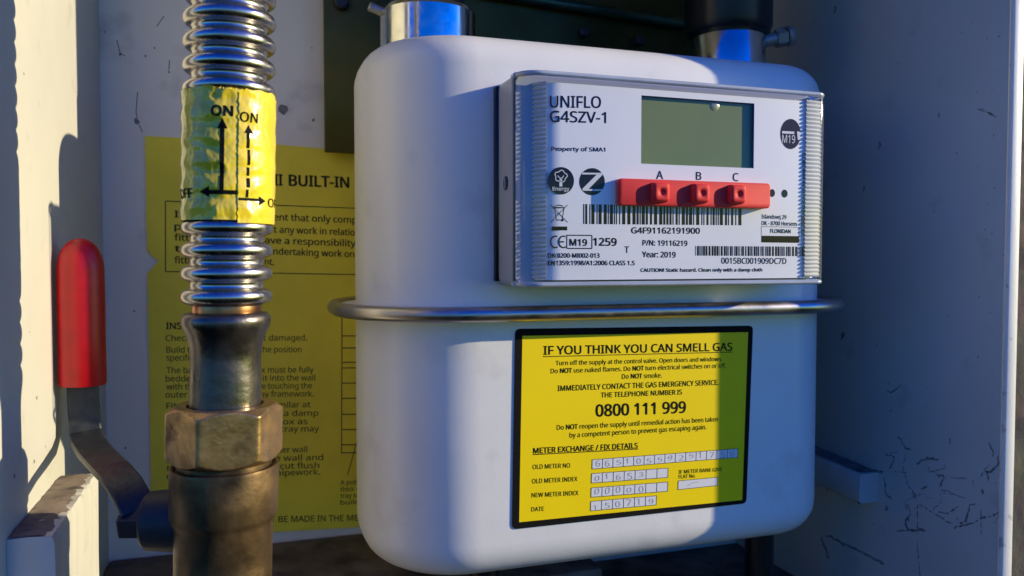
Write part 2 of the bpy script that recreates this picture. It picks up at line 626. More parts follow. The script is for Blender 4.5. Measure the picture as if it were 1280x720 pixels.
for pts, wd in (
    ([(690, 165), (680, 230), (700, 310), (740, 360)], 0.7), ([(745, 395), (744, 560), (756, 720)], 0.7),
    ([(750, 395), (830, 445), (880, 475), (930, 500)], 0.7), ([(930, 405), (880, 440), (835, 430)], 0.9),
    ([(905, 505), (1000, 480), (1030, 460), (1085, 450), (1113, 430)], 0.9), ([(740, 215), (790, 190), (840, 195)], 1.6),
    ([(830, 265), (862, 270), (850, 318)], 1.5), ([(705, 450), (690, 480), (705, 518), (780, 510)], 2.2),
    ([(760, 328), (785, 318)], 2.0), ([(330, 535), (420, 578), (510, 620), (590, 665)], 2.2), ([(310, 545), (345, 640)], 2.0),
    ([(1035, 330), (1040, 358)], 1.8), ([(960, 480), (980, 400), (1010, 395)], 1.0), ([(600, 170), (640, 185), (620, 240)], 1.0),
    ([(690, 395), (696, 425)], 1.2), ([(400, 315), (450, 355), (490, 390)], 2.6), ([(1030, 420), (1032, 540)], 0.7),
    ([(590, 180), (660, 158)], 0.6), ([(790, 225), (800, 250), (870, 235)], 0.6), ([(860, 345), (905, 352), (960, 370)], 0.6),
    ([(920, 455), (945, 485), (975, 440)], 0.7), ([(640, 250), (700, 255)], 0.6), ([(330, 300), (340, 340)], 1.2),
    ([(300, 180), (400, 205), (480, 240), (590, 255)], 2.2), ([(720, 350), (735, 372)], 1.6),
):
    stroke(pts, wd * 0.85)
for _ in range(18):
    x, y = rs.uniform(600, 1090), rs.gauss(350, 110)
    a = rs.uniform(0, 2 * pi)
    pts = [(x, y)]
    for _k in range(rs.randint(2, 5)):
        a += rs.uniform(-0.8, 0.8)
        x, y = x + 22 * cos(a), y + 22 * sin(a)
        pts.append((min(x, 1108), y))
    stroke(pts, rs.choice((0.28, 0.35, 0.5, 1.1)))
# single marks higher up
for (x, y), wd in (((1053, 420), 2.2), ((1099, 182), 1.4), ((1080, 236), 1.2), ((1044, 12), 1.3), ((1173, 145), 1.0), ((1187, 551), 1.0), ((1108, 635), 1.2)):
    stroke([(x, y - 4), (x + 1, y), (x - 1, y + 4)], wd, 0.4, 0, 0, 1)
stroke([(1107, 487), (1113, 491), (1127, 481)], 0.8, 0.5, 0, 0, 1)
stroke([(1222, 136), (1235, 140), (1245, 146)], 0.9, 0.6, 0, 0, 1)
for _ in range(46):
    x, y = rs.uniform(1060, 1250), rs.uniform(20, 700) ** 1.0
    if y < 420 and rs.random() < 0.6:
        x = rs.uniform(1215, 1262)
    stroke([(x, y), (x + rs.uniform(-3, 3), y + rs.uniform(1, 5))], rs.uniform(0.2, 0.8), 0.3, 0, 0, 1)
scuff.build("scuff_marks", grime_m, box, smooth=False)["kind"] = "stuff"
# scuffs on the back and left panels
bs = MB()
for (x, y), rr in (((171, 152), 1.6), ((354, 137), 2.6), ((392, 150), 0.9), ((150, 68), 0.7), ((182, 70), 0.6), ((193, 60), 0.5), ((120, 165), 0.8), ((131, 40), 0.5),
                   ((168, 389), 0.6), ((157, 560), 0.7), ((155, 575), 0.5), ((211, 90), 0.6), ((390, 60), 0.5)):
    c = on_y(x, y, YB - 0.06)
    n = 9
    bs.add([c + Vector((cos(2 * pi * i / n), 0, sin(2 * pi * i / n) * 1.2)) * rr * rs.uniform(0.5, 1.1) for i in range(n)], [tuple(range(n))])
for pts in ([(172, 115), (170, 140), (172, 152), (178, 165)], [(146, 50), (150, 66), (156, 70)], [(212, 75), (211, 88)], [(205, 20), (196, 33)]):
    ps = [on_y(x, y, YB - 0.05) for x, y in pts]
    for a, b in zip(ps[:-1], ps[1:]):
        s = Vector((0, -1, 0)).cross((b - a).normalized()) * 0.22
        bs.add([a - s, b - s, b + s, a + s], [(0, 1, 2, 3)])
for (x, y), rr in (((46, 497), 0.7), ((43, 577), 0.8), ((57, 558), 0.4), ((18, 595), 0.9), ((30, 92), 0.5), ((37, 415), 0.3), ((95, 115), 0.4)):
    c = on_x(x, y, XL + 0.06)
    n = 8
    bs.add([c + Vector((0, cos(2 * pi * i / n) * 1.5, sin(2 * pi * i / n))) * rr * rs.uniform(0.6, 1.1) for i in range(n)], [tuple(range(n))])
bs.build("specks_of_dirt", grime_m, box, smooth=False)["kind"] = "stuff"

# ------------------------------------------------------------------ the wall round the box
wall = MB()
x0, x1, z0, z1, YW = -420, 640, -330, 620, 262
ox0, ox1, oz0, oz1 = XL - T - 0.5, XR + T + 0.5, FL - T - 0.5, ZT + T + 0.5
wall.box(x0, ox0, YW, YB + 60, z0, z1)
wall.box(ox1, x1, YW, YB + 60, z0, z1)
wall.box(ox0, ox1, YW, YB + 60, z0, oz0)
wall.box(ox0, ox1, YW, YB + 60, oz1, z1)
wo = wall.build("brick_wall", brick_m, None, smooth=False)
wo["label"] = "weathered brown brick wall round the white box rim"
wo["category"] = "wall"

# ------------------------------------------------------------------ instruction sheet on the back panel
YS = YB - 0.8
sheet = thing("instruction_sheet", (20, YS, 0), "faded yellow printed instruction sheet stuck to the back panel behind the hose", "sheet")
F = Face(YS - 0.35)
tl, tr, bl = on_y(181, 170, YS), on_y(446, 192, YS), on_y(181, 674, YS)
xr_s = tr.x + 55
outl = [(tl.x, tl.z), (tl.x + 40, tl.z - 0.3), (tl.x + 97, tl.z - 3.0), (tr.x - 4, tr.z + 0.5), (xr_s, tr.z + 1), (xr_s, bl.z - 8.0), (tl.x + 60, bl.z - 3.2), (tl.x + 1, bl.z)]
zz = bl.z
left = []
while zz < tl.z - 3:
    zz += 3
    dx = rs.uniform(0, 0.35)
    zp = on_y(181, 327, YS).z
    if abs(zz - zp) < 5:
        dx += 5.5 * (1 - abs(zz - zp) / 5)
    left.append((tl.x + dx, zz))
outl = outl + left
front = [(x, YS - 0.35, z) for x, z in outl]
back = [(x, YS + 0.5, z) for x, z in outl]
n = len(outl)
MB().add(front + back, [tuple(range(n)), tuple(reversed(range(n, 2 * n)))] + [(i, (i + 1) % n, n + (i + 1) % n, n + i) for i in range(n)]).build("paper", sheet_m, sheet, smooth=False)


def sheet_text(s, anchor_l, lb, anchor_r, rb, cap, bold=0.0):
    F.text(s, anchor_l, lb, anchor_r, rb, cap, bold)


for s, l, r in (("MARK", 262, 330), ("II", 342.5, 353.5), ("BUILT-IN", 360.8, 436.7), ("METER BOX", 446.5, 530)):
    sheet_text(s, l, 231.5 + (l - 344.8) * 0.034, r, 231.5 + (r - 344.8) * 0.034, 13.5, 0.035)
for s1, s2, l2, y1, y2 in (
    ("It is a requirem", "ent that only competent", 341.9, 271.5, 275.2),
    ("persons attemp", "t any work in relation to", 341.9, 287.0, 290.7),
    ("fitting and they h", "ave a responsibility to", 331.0, 300.6, 304.0),
    ("that those u", "ndertaking work on the", 341.5, 314.6, 318.0),
    ("fitting are compete", "nt.", 331.0, 329.0, 331.0)):
    sheet_text(s1, 217.9, y1, l2 - 3, y2 - 0.2, 8.2, 0.022)
    w2 = 447.7 - 341.9
    wd_ = {"ent that only competent": 133, "t any work in relation to": 121, "ave a responsibility to": 128, "ndertaking work on the": 121, "nt.": 11.6}[s2]
    sheet_text(s2, l2, y2, l2 + wd_, y2 + wd_ * 0.036, 8.2, 0.022)
for a, b in (((206.8, 251.3), (500, 262.5)), ((500, 262.5), (500, 344)), ((500, 344), (206.8, 339.4)), ((206.8, 339.4), (206.8, 251.3))):
    F.line([a, b], 0.5)
sheet_text("INSTRUCTIONS", 207.5, 411.3, 292, 411.0, 8.0, 0.03)
for s, l, lb, r, rb in (
    ("Check that the box is not damaged.", 207, 426.3, 383.8, 425.5),
    ("Build the box into wall at the position", 208, 440.8, 376.8, 440.2),
    ("specified for it.", 208, 450.8, 274, 450.6),
    ("The back of the meter box must be fully", 208, 466.5, 392, 465.5),
    ("bedded in mortar. Build it into the wall", 207, 477.0, 394, 475.5),
    ("with the front of the sleeve touching the", 208, 487.0, 390, 485.5),
    ("outer leaf and clear of any framework.", 207, 497.0, 392, 495.5),
    ("Fit the damp course or similar at", 208, 511.0, 388, 509.0),
    ("the top of box to act as a damp", 208, 522.0, 398, 519.5),
    ("proof seal. Leave the box as", 208, 533.0, 384.5, 530.0),
    ("supplied. The temporary tray may", 208, 542.0, 398.8, 539.0),
    ("be used as shown to the inner wall", 208, 569.0, 384, 565.0),
    ("so that any hole in the wall and", 208, 579.0, 404, 575.0),
    ("the sleeve can then be cut flush", 208, 589.0, 399, 585.0),
    ("once it is sealed to the pipework.", 208, 599.0, 400, 593.0)):
    sheet_text(s, l, lb, r, rb, 7.4, 0.008)
for i, s in enumerate(("A polythene", "thick or card", "tray to be by", "builder")):
    sheet_text(s, 425.5, 606 + 8.3 * i, 470 - (10 if i == 3 else 0), 604.5 + 8.3 * i, 5.6, 0.012)
sheet_text("ALTERATIONS MUST NOT BE MADE IN THE METER BOX", 208, 655.5, 489, 650.0, 8, 0.012)
F.line([(427.5, 392), (427.0, 567)], 0.5)
for y in (392, 420, 435, 453, 460, 479, 498, 518, 537, 556, 566):
    F.line([(427.3, y), (480, y - 0.5)], 0.55)
F.line([(455, 520), (434.5, 594)], 0.45)
F.mb.build("printed_text", sheetink_m, sheet, smooth=False)

# ------------------------------------------------------------------ bracket plate behind the meter
YP = YB - 9
pl = on_y(406, 190, YP)
brk = thing("mounting_bracket", (150, YB, 190), "dark olive steel bracket plate fixed behind the top of the meter", "bracket")
b = MB()
xL, xRr, zB = pl.x, 268, pl.z
b.box(xL, xRr, YP, YP + 2.5, zB, 330)
b.build("plate", plate_m, brk, bevel=0.5)
b = MB()
zr = on_y(720, 12, YP - 6).z
b.tube([(on_y(470, 0, YP).x, YP - 3, zr + 8), (150, YP - 3, zr + 4), (xRr - 14, YP - 3, zr - 1)], 3.2)
b.build("folded_rib", M("green_passivated_steel", (0.05, 0.10, 0.065), 0.33, 0.85, var=0.5, vscale=25), brk)
for x, y, r in ((426, 4, 4.2), (728, 42, 3.0), (797, 52, 3.4)):
    p = on_y(x, y, YP)
    MB().cyl(p + Vector((0, 1, 0)), p + Vector((0, -4.5, 0)), r, r * 0.9, 20, 0.6).build("bolt", lever_m, brk)

# ================================================================== GAS METER
X0, X1, Y0, Y1, RC = 44.8, 254.0, 290.0, 402.0, (45.0, 62.0, 40.0, 30.0)
ZS = 129.5
ZTOP, ZBOT = 236.0, 25.0
meter = thing("gas_meter", (150, 345, 0), "white steel gas meter with a display unit and a yellow emergency sticker", "gas meter")
rt = 13.0
rings = [rring(X0, X1, Y0, Y1, RC, 0, ZS + 1.8), rring(X0, X1, Y0, Y1, RC, 0, 180), rring(X0, X1, Y0, Y1, RC, 0, ZTOP - rt)]
for i in range(1, 9):
    a = radians(90 * i / 8)
    rings.append(rring(X0, X1, Y0, Y1, RC, rt * (1 - cos(a)), ZTOP - rt + rt * sin(a)))
MB().loft(rings, cap0=False).build("upper_casing", casing_m, meter, angle=60)
rb = 15.0
rings = [rring(X0, X1, Y0, Y1, RC, 0, ZS - 1.8), rring(X0, X1, Y0, Y1, RC, 0, 80), rring(X0, X1, Y0, Y1, RC, 0, ZBOT + rb)]
for i in range(1, 9):
    a = radians(90 * i / 8)
    rings.append(rring(X0, X1, Y0, Y1, RC, rb * (1 - cos(a)), ZBOT + rb - rb * sin(a)))
MB().loft(rings, cap0=False).build("lower_casing", casing_m, meter, angle=60)
for x in (98, 240):
    for y in (332,):
        MB().cyl((x, y, FL - 0.1), (x, y, ZBOT + 1), 7, 7, 20, 0.8).build("foot", black_m, meter)
OUT = 9.0
rg = [rring(X0, X1, Y0, Y1, RC, 2, ZS + 1.8), rring(X0, X1, Y0, Y1, RC, -OUT, ZS + 1.2),
      rring(X0, X1, Y0, Y1, RC, -OUT, ZS - 1.2), rring(X0, X1, Y0, Y1, RC, 2, ZS - 1.8)]
MB().loft(rg, True, False, False).build("flange", casing_m, meter)
path = rring(X0, X1, Y0, Y1, RC, -OUT, ZS, 16)
MB().tube(path, 2.9, 16, closed=True).build("crimp_band", band_m, meter, angle=80)

# ---- display unit ------------------------------------------------------
HX0, HX1, HZ0, HZ1 = 91.0, 219.5, 140.0, 216.0
hs = MB()
rings = []
for y, ins in ((290.5, 0), (272.2, 0), (271.2, 1.0)):
    rings.append([(p[0], y, p[1]) for p in rrect(HX0 + ins, HX1 - ins, HZ0 + ins, HZ1 - ins, 3.0, 5)])
hs.loft(rings, cap0=False)
index = hs.build("display_unit", house_m, meter)
MB().box(HX0 - 1.3, HX1 - 2, 287.5, 290.4, HZ0 + 1.5, HZ1 - 1.5).build("shadow_gap", black_m, index, bevel=0.3)  # black strip standing in for the shadow gap between housing and casing
ks = on_x(632.5, 229, HX0)
MB().cyl(ks + Vector((0.5, 0, 0)), ks + Vector((-0.25, 0, 0)), 2.6, 2.6, 28).build("seal_hole", black_m, index)
MB().box(ks.x - 0.5, ks.x - 0.2, ks.y - 0.4, ks.y + 0.4, ks.z - 2, ks.z + 2).build("seal_slot", house_m, index)

# face plate: flat in the middle, its ends bent back
YPL = 267.0
RE = 11.0
xa, xb = 108.0, 211.5
PZ0, PZ1 = 142.3, 212.6


def face_pt(x):
    """x along the plate -> (X, Y)"""
    if x < xa:
        a = min((xa - x) / RE, 1.25)
        return xa - RE * sin(a), YPL + RE * (1 - cos(a))
    if x > xb:
        a = min((x - xb) / RE, 1.25)
        return xb + RE * sin(a), YPL + RE * (1 - cos(a))
    return x, YPL


lcd_tl, lcd_br = on_y(801.8, 119, YPL), on_y(942.1, 209.9, YPL)
lx0, lx1 = lcd_tl.x, lcd_br.x
lz1 = (lcd_tl.z + on_y(942.4, 129.4, YPL).z) / 2
lz0 = (lcd_br.z + on_y(801, 205, YPL).z) / 2
xs = [xa - RE * 1.2 + i * RE * 1.2 / 10 for i in range(10)] + [xa, lx0, lx1, xb] + [xb + (i + 1) * RE * 1.2 / 10 for i in range(10)]
zs = [PZ0, lz0, lz1, PZ1]
fp = MB()
vs = []
for z in zs:
    for x in xs:
        X, Y = face_pt(x)
        vs.append((X, Y, z))
nx = len(xs)
fs = []
hole = xs.index(lx0)
for k in range(3):
    for i in range(nx - 1):
        if k == 1 and i == hole:
            continue
        fs.append((k * nx + i, k * nx + i + 1, (k + 1) * nx + i + 1, (k + 1) * nx + i))
fp.add(vs, fs)
plate = fp.build("face_plate", face_m, index)
DEEP = 1.6
rc = MB()
fr = [(lx0, lz0), (lx1, lz0), (lx1, lz1), (lx0, lz1)]
rc.add([(x, YPL, z) for x, z in fr] + [(x, YPL + DEEP + 0.6, z) for x, z in fr], [(i, (i + 1) % 4, 4 + (i + 1) % 4, 4 + i) for i in range(4)])
rc.build("display_recess", recess_m, index, smooth=False)
MB().box(lx0 + 0.05, lx1 - 0.05, YPL + DEEP, YPL + DEEP + 1.0, lz0 + 0.05, lz1 - 0.05).build("display_screen", lcd_m, index)
g = on_y(896, 130, YPL + DEEP)          # dome added to catch a sun glint at the screen's upper edge
ln = MB()
RL = 5.5
ln.lathe([(RL * sin(radians(a)), RL * cos(radians(a)) - RL * cos(radians(24))) for a in (24, 22, 20, 18, 16, 14, 12, 9, 6, 3, 0.2)], lambda z: (0, 0), 48, False, True)
ln.v = [(g.x - 1.0 + x, YPL + DEEP - 0.01 - z, min(g.z + y - 0.6, lz1 - 0.2)) for x, y, z in ln.v]
ln.build("glint_dome", M("glint_dome_gloss", (0.30, 0.34, 0.16), 0.24, spec=1.0), index, angle=85)

# ribbed ends
def rib_strip(xs_):
    m = MB()
    z = PZ0 + 0.4
    while z < PZ1 - 1.0:
        rows = []
        for dz, lift in ((0, 0.05), (0.35, 0.75), (0.9, 0.95), (1.3, 0.5), (1.6, 0.05)):
            row = []
            for x in xs_:
                X, Y = face_pt(x)
                X2, Y2 = face_pt(x + 0.01)
                t = Vector((X2 - X, Y2 - Y, 0)).normalized()
                nn = Vector((t.y, -t.x, 0))
                row.append((X + nn.x * lift, Y + nn.y * lift, z + dz))
            rows.append(row)
        m.loft(rows, False, False, False)
        z += 1.6
    return m


rib_strip([xa - RE * 1.15 + i * (RE * 1.15 - 5.5) / 8 for i in range(9)]).build("ribbed_edge", rib_m, index, angle=50)
ribs = MB()
z = PZ0 + 0.4
while z < PZ1 - 1.0:
    rows = []
    for dz, lift in ((0, 0.05), (0.35, 0.75), (0.9, 0.95), (1.3, 0.5), (1.6, 0.05)):
        rows.append([(212.3 + q * 7.9, 266.75 + 1.0 * q * q - lift * 0.9, z + dz) for q in (0, .25, .5, .75, 1)])
    ribs.loft(rows, False, False, False)
    z += 1.6
ribs.build("ribbed_edge", rib_m, index, angle=50)

# clear cover shell
YC = 264.4
rr_ = 4.0
cv = MB()
rc_ = 9.0
cx0, cx1, cz0, cz1 = HX0 + 0.6, HX1 + 1.8, HZ0 - 0.2, HZ1 + 0.2


def cover_plan(ins):
    pts = [(cx0 + ins, 271.0)]
    r = rc_ - ins
    for i in range(9):
        a = radians(180 + 90 * i / 8)
        pts.append((cx0 + rc_ + r * cos(a), YC + rc_ + r * sin(a)))
    for i in range(9):
        a = radians(270 + 90 * i / 8)
        pts.append((cx1 - rr_ + (rr_ - ins) * cos(a), YC + rr_ + (rr_ - ins) * sin(a)))
    pts.append((cx1 - ins, 271.0))
    return pts


rows = []
re_ = 1.6
for i in range(5):
    a = radians(90 * i / 4)
    rows.append([(x, y, cz0 + re_ * (1 - sin(a))) for x, y in cover_plan(re_ * (1 - cos(a)) + 0.0 if False else re_ * (1 - sin(a * 1.0)) * 0 + re_ * (1 - sin(a)))])
rows = []
for i in range(5):
    a = radians(90 * i / 4)
    rows.append([(x, y, cz0 + re_ * (1 - cos(a)) if False else cz0 + re_ * (1 - cos(a))) for x, y in cover_plan(re_ * (1 - sin(a)))])
for i in range(5):
    a = radians(90 * (4 - i) / 4)
    rows.append([(x, y, cz1 - re_ * (1 - cos(a))) for x, y in cover_plan(re_ * (1 - sin(a)))])
cv.loft(rows, False, False, False)
# top and bottom lips back to the housing
for row, z in ((rows[0], cz0), (rows[-1], cz1)):
    nn = len(row)
    cv.add([tuple(p) for p in row] + [(p[0], 271.0, p[2]) for p in row], [(i, i + 1, nn + i + 1, nn + i) for i in range(nn - 1)])
cv.build("clear_cover", cover_m, index, angle=40, merge=True)
# thick polished edge of the cover
edge = []
for row, zq in ((rows[2], cz0 + 1.0), (rows[-3], cz1 - 1.0)):
    MB().tube([(p[0], p[1] + (0.5 if 0 < i < len(row) - 1 else 0), zq) for i, p in enumerate(row)], 0.95, 10).build("cover_edge", edge_m, index, angle=80)
# seam between the cover and the housing
MB().box(HX0 + 0.35, HX0 + 0.9, 270.6, 271.6, HZ0 + 2, HZ1 - 2).build("cover_seam", black_m, index)

# red push-button strip
sl, sr = on_y(773.4, 240, YPL - 2.8), on_y(961.5, 244.5, YPL - 2.8)
szt = (on_y(773.4, 223.6, YPL - 2.8).z + on_y(961, 228.8, YPL - 2.8).z) / 2
szb = (on_y(773.4, 256.7, YPL - 2.8).z + on_y(961, 260.2, YPL - 2.8).z) / 2
YST = YPL - 3.7
rings = []
for y, ins in ((YPL - 0.1, 0), (YST + 0.5, 0), (YST + 0.15, 0.15), (YST, 0.5)):
    rings.append([(p[0], y, p[1]) for p in rrect(sl.x + ins, sr.x - ins, szb + ins, szt - ins, 1.2, 5)])
strip = MB().loft(rings).build("button_strip", redrub_m, index)
for px, py in ((828, 240), (878.4, 241.3), (924.4, 242.5)):
    c = on_y(px, py, YST - 2.6)
    h = 3.35
    rings = []
    for y, hh in ((YST + 0.05, h + 0.3), (YST - 1.8, h), (YST - 2.2, h - 0.25), (YST - 2.5, h - 0.8)):
        rings.append([(p[0], y, p[1]) for p in rrect(c.x - hh, c.x + hh, c.z - hh, c.z + hh, 1.1, 4)])
    for y, rr in ((YST - 2.5, 1.5), (YST - 2.1, 1.1), (YST - 1.9, 0.5)):
        rings.append([(c.x + rr * (p[0] - c.x) / 3.1, y, c.z + rr * (p[1] - c.z) / 3.1) for p in rrect(c.x - 3.1, c.x + 3.1, c.z - 3.1, c.z + 3.1, 3.0, 4)])
    MB().loft(rings).build("push_button", redrub_m, index, angle=50)

# printing on the face plate
F = Face(YPL)
t = F.text
t("UNIFLO", 687.1, 134.3, 751.3, 134.9, 14.6, 0.018)
t("G4SZV-1", 687.1, 152.2, 757.7, 153.8, 13.8, 0.018)
t("Property of SMA1", 689, 188.4, 756.7, 189.5, 5.0, 0.03)
t("G4F91162191900", 788.8, 291.6, 874.9, 292, 7.3, 0.03)
t("M19", 711.6, 307, 734, 307.2, 8.2, 0.035)
t("1259", 741.1, 306.9, 771, 307.1, 9.4, 0.035)
t("T", 780.5, 316, 786.4, 316, 8, 0.012)
t("P/N: 19116219", 803, 306.7, 859.3, 307.4, 6.6, 0.03)
t("Year: 2019", 802.5, 321.4, 844.6, 321.9, 7.0, 0.03)
t("DK-0200-MI002-013", 684.6, 322, 749.6, 322, 5.4, 0.035)
t("EN1359:1998/A1:2006 CLASS 1.5", 684.6, 331.4, 793.5, 331.4, 5.6, 0.035)
t("CAUTION! Static hazard. Clean only with a damp cloth", 800.6, 339.8, 952.8, 339.2, 4.2, 0.04)
t("A", 820, 223.6, 829, 223.9, 10, 0.02)
t("B", 869.7, 224.6, 876.7, 224.9, 9.6, 0.02)
t("C", 915.7, 226.2, 923, 226.5, 9.8, 0.02)
t("Islandsvej 29", 952, 273, 983, 274, 5.0, 0.02)
t("DK - 8700 Horsens", 952, 281.3, 996.4, 282.3, 5.0, 0.02)
t("FLONIDAN", 962.7, 291, 988.2, 291.6, 4.8, 0.03)
t("0015BC001909DC7D", 901.5, 329.4, 983, 329.8, 7.2, 0.02)
F.quad([(951.6, 294.6), (998.8, 295.2), (998.8, 303.6), (951.6, 303.0)])
F.line([(951.6, 294), (951.6, 283.2), (998.8, 284.2), (998.8, 294.4)], 0.16)
F.line([(708.5, 294), (739.9, 294.3), (739.9, 310.6), (708.5, 310.5), (708.5, 293.6)], 0.38)
F.bars((729, 255), (729, 280), (926.8, 259.4), (926.8, 281.6), 46, 3)
F.bars((869, 307.4), (869, 319.5), (1010, 308.4), (1010, 320.2), 56, 8)
F.quad([(689.6, 283), (709, 283.1), (709, 288), (689.6, 287.9)])
# CE mark
for cx_, mid in ((696.0, False), (708.0 - 0.5, True)):
    pts = [(cx_ + 7.0 * cos(radians(a)) * 0.82 - 2, 302.3 + 7.2 * sin(radians(a))) for a in range(58, 303, 14)]
    if mid:
        pts = [(p[0] - 1.2, p[1]) for p in pts]
    F.line(pts, 0.5)
    if mid:
        F.line([(cx_ - 8.4, 302.3), (cx_ - 2.5, 302.3)], 0.5)
# crossed out wheelie bin
F.line([(688.2, 256.0), (709.5, 278.0)], 0.22)
F.line([(709.5, 256.0), (688.2, 278.0)], 0.22)
F.line([(693, 259.5), (695.5, 274.8), (702.5, 275), (705.2, 259.8)], 0.25)
F.line([(691.4, 259.4), (706.5, 259.7)], 0.4)
F.line([(694, 257.6), (699, 256.2), (704, 257.8)], 0.3)
F.disc((703, 275.2), 1.6, lift=0.07)
# black roundels
F.disc((701, 226), 16.5, 17.2)
F.disc((740, 227.1), 16.0, 17.0)
F.disc((965, 241.3), 3.7, 4.9)
F.disc((980.6, 242), 3.9, 5.0)
# upright approval lines
Z = Vector((0, 0, 1))
for s, px, y0_, y1_, cap in (("C€ 2585 @ II 1/2G Ex emb IIB T3", 1006.0, 293, 191, 5.0), ("TÜV 13 ATEX 118318X", 1012.2, 278, 200, 4.6)):
    A, B = on_y(px, y0_, YPL - 0.4), on_y(px - 0.8, y1_, YPL - 0.4)
    B.x = A.x
    A.y = B.y = YPL - 0.02
    put_line(F.mb, s.replace("C€", "CE").replace("@", "(Ex)"), A, B, 1.45, Vector((-1, 0, 0)), Vector((0, -1, 0)), 0.02, 0.06)
F.mb.build("printed_text", ink_m, plate, smooth=False)
F.mb = MB()
F.disc((988.1, 167.5), 12.8, 18.9)
F.mb.build("seal_window", brownink_m, plate, smooth=False)
F.mb = MB()
# white marks on the black roundels
t("Energy", 690.5, 238.2, 711.5, 238.4, 4.6, 0.012, 0.12)
crown = []
for i in range(41):
    a = 2 * pi * i / 40
    rr = 7.4 + 0.9 * cos(5 * a + 0.6)
    crown.append((701 + rr * cos(a) * 0.98, 220.2 + rr * sin(a) * 0.92))
F.line([p for p in crown if not (abs(p[0] - 701) < 2.2 and p[1] > 222)], 0.32, 0.12)
F.quad([(699.6, 222), (702.4, 222), (702.8, 233), (699.0, 233)], 0.12)
F.line([(697, 219.5), (700.6, 224)], 0.28, 0.12)
F.line([(704.6, 219.5), (701.6, 224)], 0.28, 0.12)
F.mb.build("tree_emblem", white_m, plate, smooth=False)
F.mb = MB()
F.quad([(728.0, 215.8), (752.6, 216.2), (753.4, 218.2), (727.2, 218.0)], 0.12)
F.quad([(745.6, 218.3), (753.2, 218.4), (735.4, 236.4), (727.6, 236.2)], 0.12)
F.quad([(727.6, 236.3), (753.0, 236.6), (751.6, 238.6), (728.8, 238.4)], 0.12)
F.mb.build("letter_emblem", white_m, plate, smooth=False)
F.mb = MB()
t("M19", 977.5, 178.5, 993.5, 179, 10, 0.0, 0.12)
F.quad([(977.4, 163.8), (992.6, 164.6), (992.6, 167.6), (977.4, 166.8)], 0.12)
F.quad([(996, 164.4), (1009, 165.2), (1009, 175.6), (997, 174.8)], 0.14)
F.mb.build("seal_print", white_m, plate, smooth=False)

# ---- yellow emergency sticker ------------------------------------------
YK = Y0 - 0.15
F = Face(YK)
P = F.P
brd = [P(644, 411), P(941, 407), P(932.5, 629), P(640, 661.5)]


def rounded_quad(c, r, n=5):
    out = []
    for i in range(4):
        p, a, b_ = c[i], c[i - 1], c[(i + 1) % 4]
        u, v = (a - p).normalized(), (b_ - p).normalized()
        s0, s1 = p + u * r, p + v * r
        for k in range(n + 1):
            q = k / n
            out.append(s0 * (1 - q) ** 2 + p * 2 * q * (1 - q) + s1 * q * q)
    return out


pts = rounded_quad(brd, 2.2)
n = len(pts)
back = [p + Vector((0, 0.3, 0)) for p in pts]
pts2 = [p - Vector((0, 0.25, 0)) for p in pts]
stk = MB().add(pts2 + back, [tuple(range(n)), tuple(reversed(range(n, 2 * n)))] + [(i, (i + 1) % n, n + (i + 1) % n, n + i) for i in range(n)]).build("emergency_sticker", border_m, meter, smooth=False)
F = Face(YK - 0.30)
F.quad([(653, 419.8), (935.2, 415.2), (927.8, 625), (649, 652.8)], 0.0)
F.mb.build("yellow_panel", sticker_m, stk, smooth=False)
F.mb = MB()
t = F.text
t("IF YOU THINK YOU CAN SMELL GAS", 679.2, 443.3, 915.5, 438.2, 10.6, 0.022)
F.line([(678.5, 445.8), (916, 440.0)], 0.3)
t("Turn off the supply at the control valve. Open doors and windows.", 694.6, 456.6, 902.4, 451.2, 5.6, 0.008)
t("Do *NOT* use naked flames. Do *NOT* turn electrical switches on or off.", 688.4, 466.7, 907.3, 459.5, 5.8, 0.008)
t("Do *NOT* smoke.", 777.4, 473.5, 827.5, 471.8, 5.8, 0.008)
t("IMMEDIATELY CONTACT THE GAS EMERGENCY SERVICE.", 697.1, 488.7, 898.3, 480.9, 6.6, 0.02)
t("THE TELEPHONE NUMBER IS", 751, 496.9, 852.6, 492.9, 6.2, 0.02)
t("0800 111 999", 744.4, 520.6, 857.5, 515.7, 14.6, 0.03)
t("Do *NOT* reopen the supply until remedial action has been taken", 696.1, 537.4, 897.6, 526.6, 6.0, 0.008)
t("by a competent person to prevent gas escaping again.", 712, 547.0, 883, 536.4, 6.0, 0.008)
t("METER EXCHANGE / FIX DETAILS", 666.4, 566.8, 797.3, 560, 6.8, 0.028)
F.line([(666, 568.2), (797.8, 561.2)], 0.35)
t("OLD METER NO", 665.8, 586.4, 712.7, 584.3, 5.6, 0.008)
t("OLD METER INDEX", 665, 604.3, 721.8, 601.2, 5.6, 0.008)
t("NEW METER INDEX", 664.6, 621.8, 723, 618.7, 5.6, 0.008)
t("DATE", 664.2, 639.3, 680, 638.5, 5.4, 0.008)
t("IF METER BANK GIVE", 848.4, 592.2, 902.2, 588.7, 4.6, 0.008)
t("FLAT No.", 848.4, 598.2, 869.4, 596.8, 4.6, 0.008)
wb, pen = MB(), MB()


def lerp(a, b_, q):
    return (a[0] + (b_[0] - a[0]) * q, a[1] + (b_[1] - a[1]) * q)


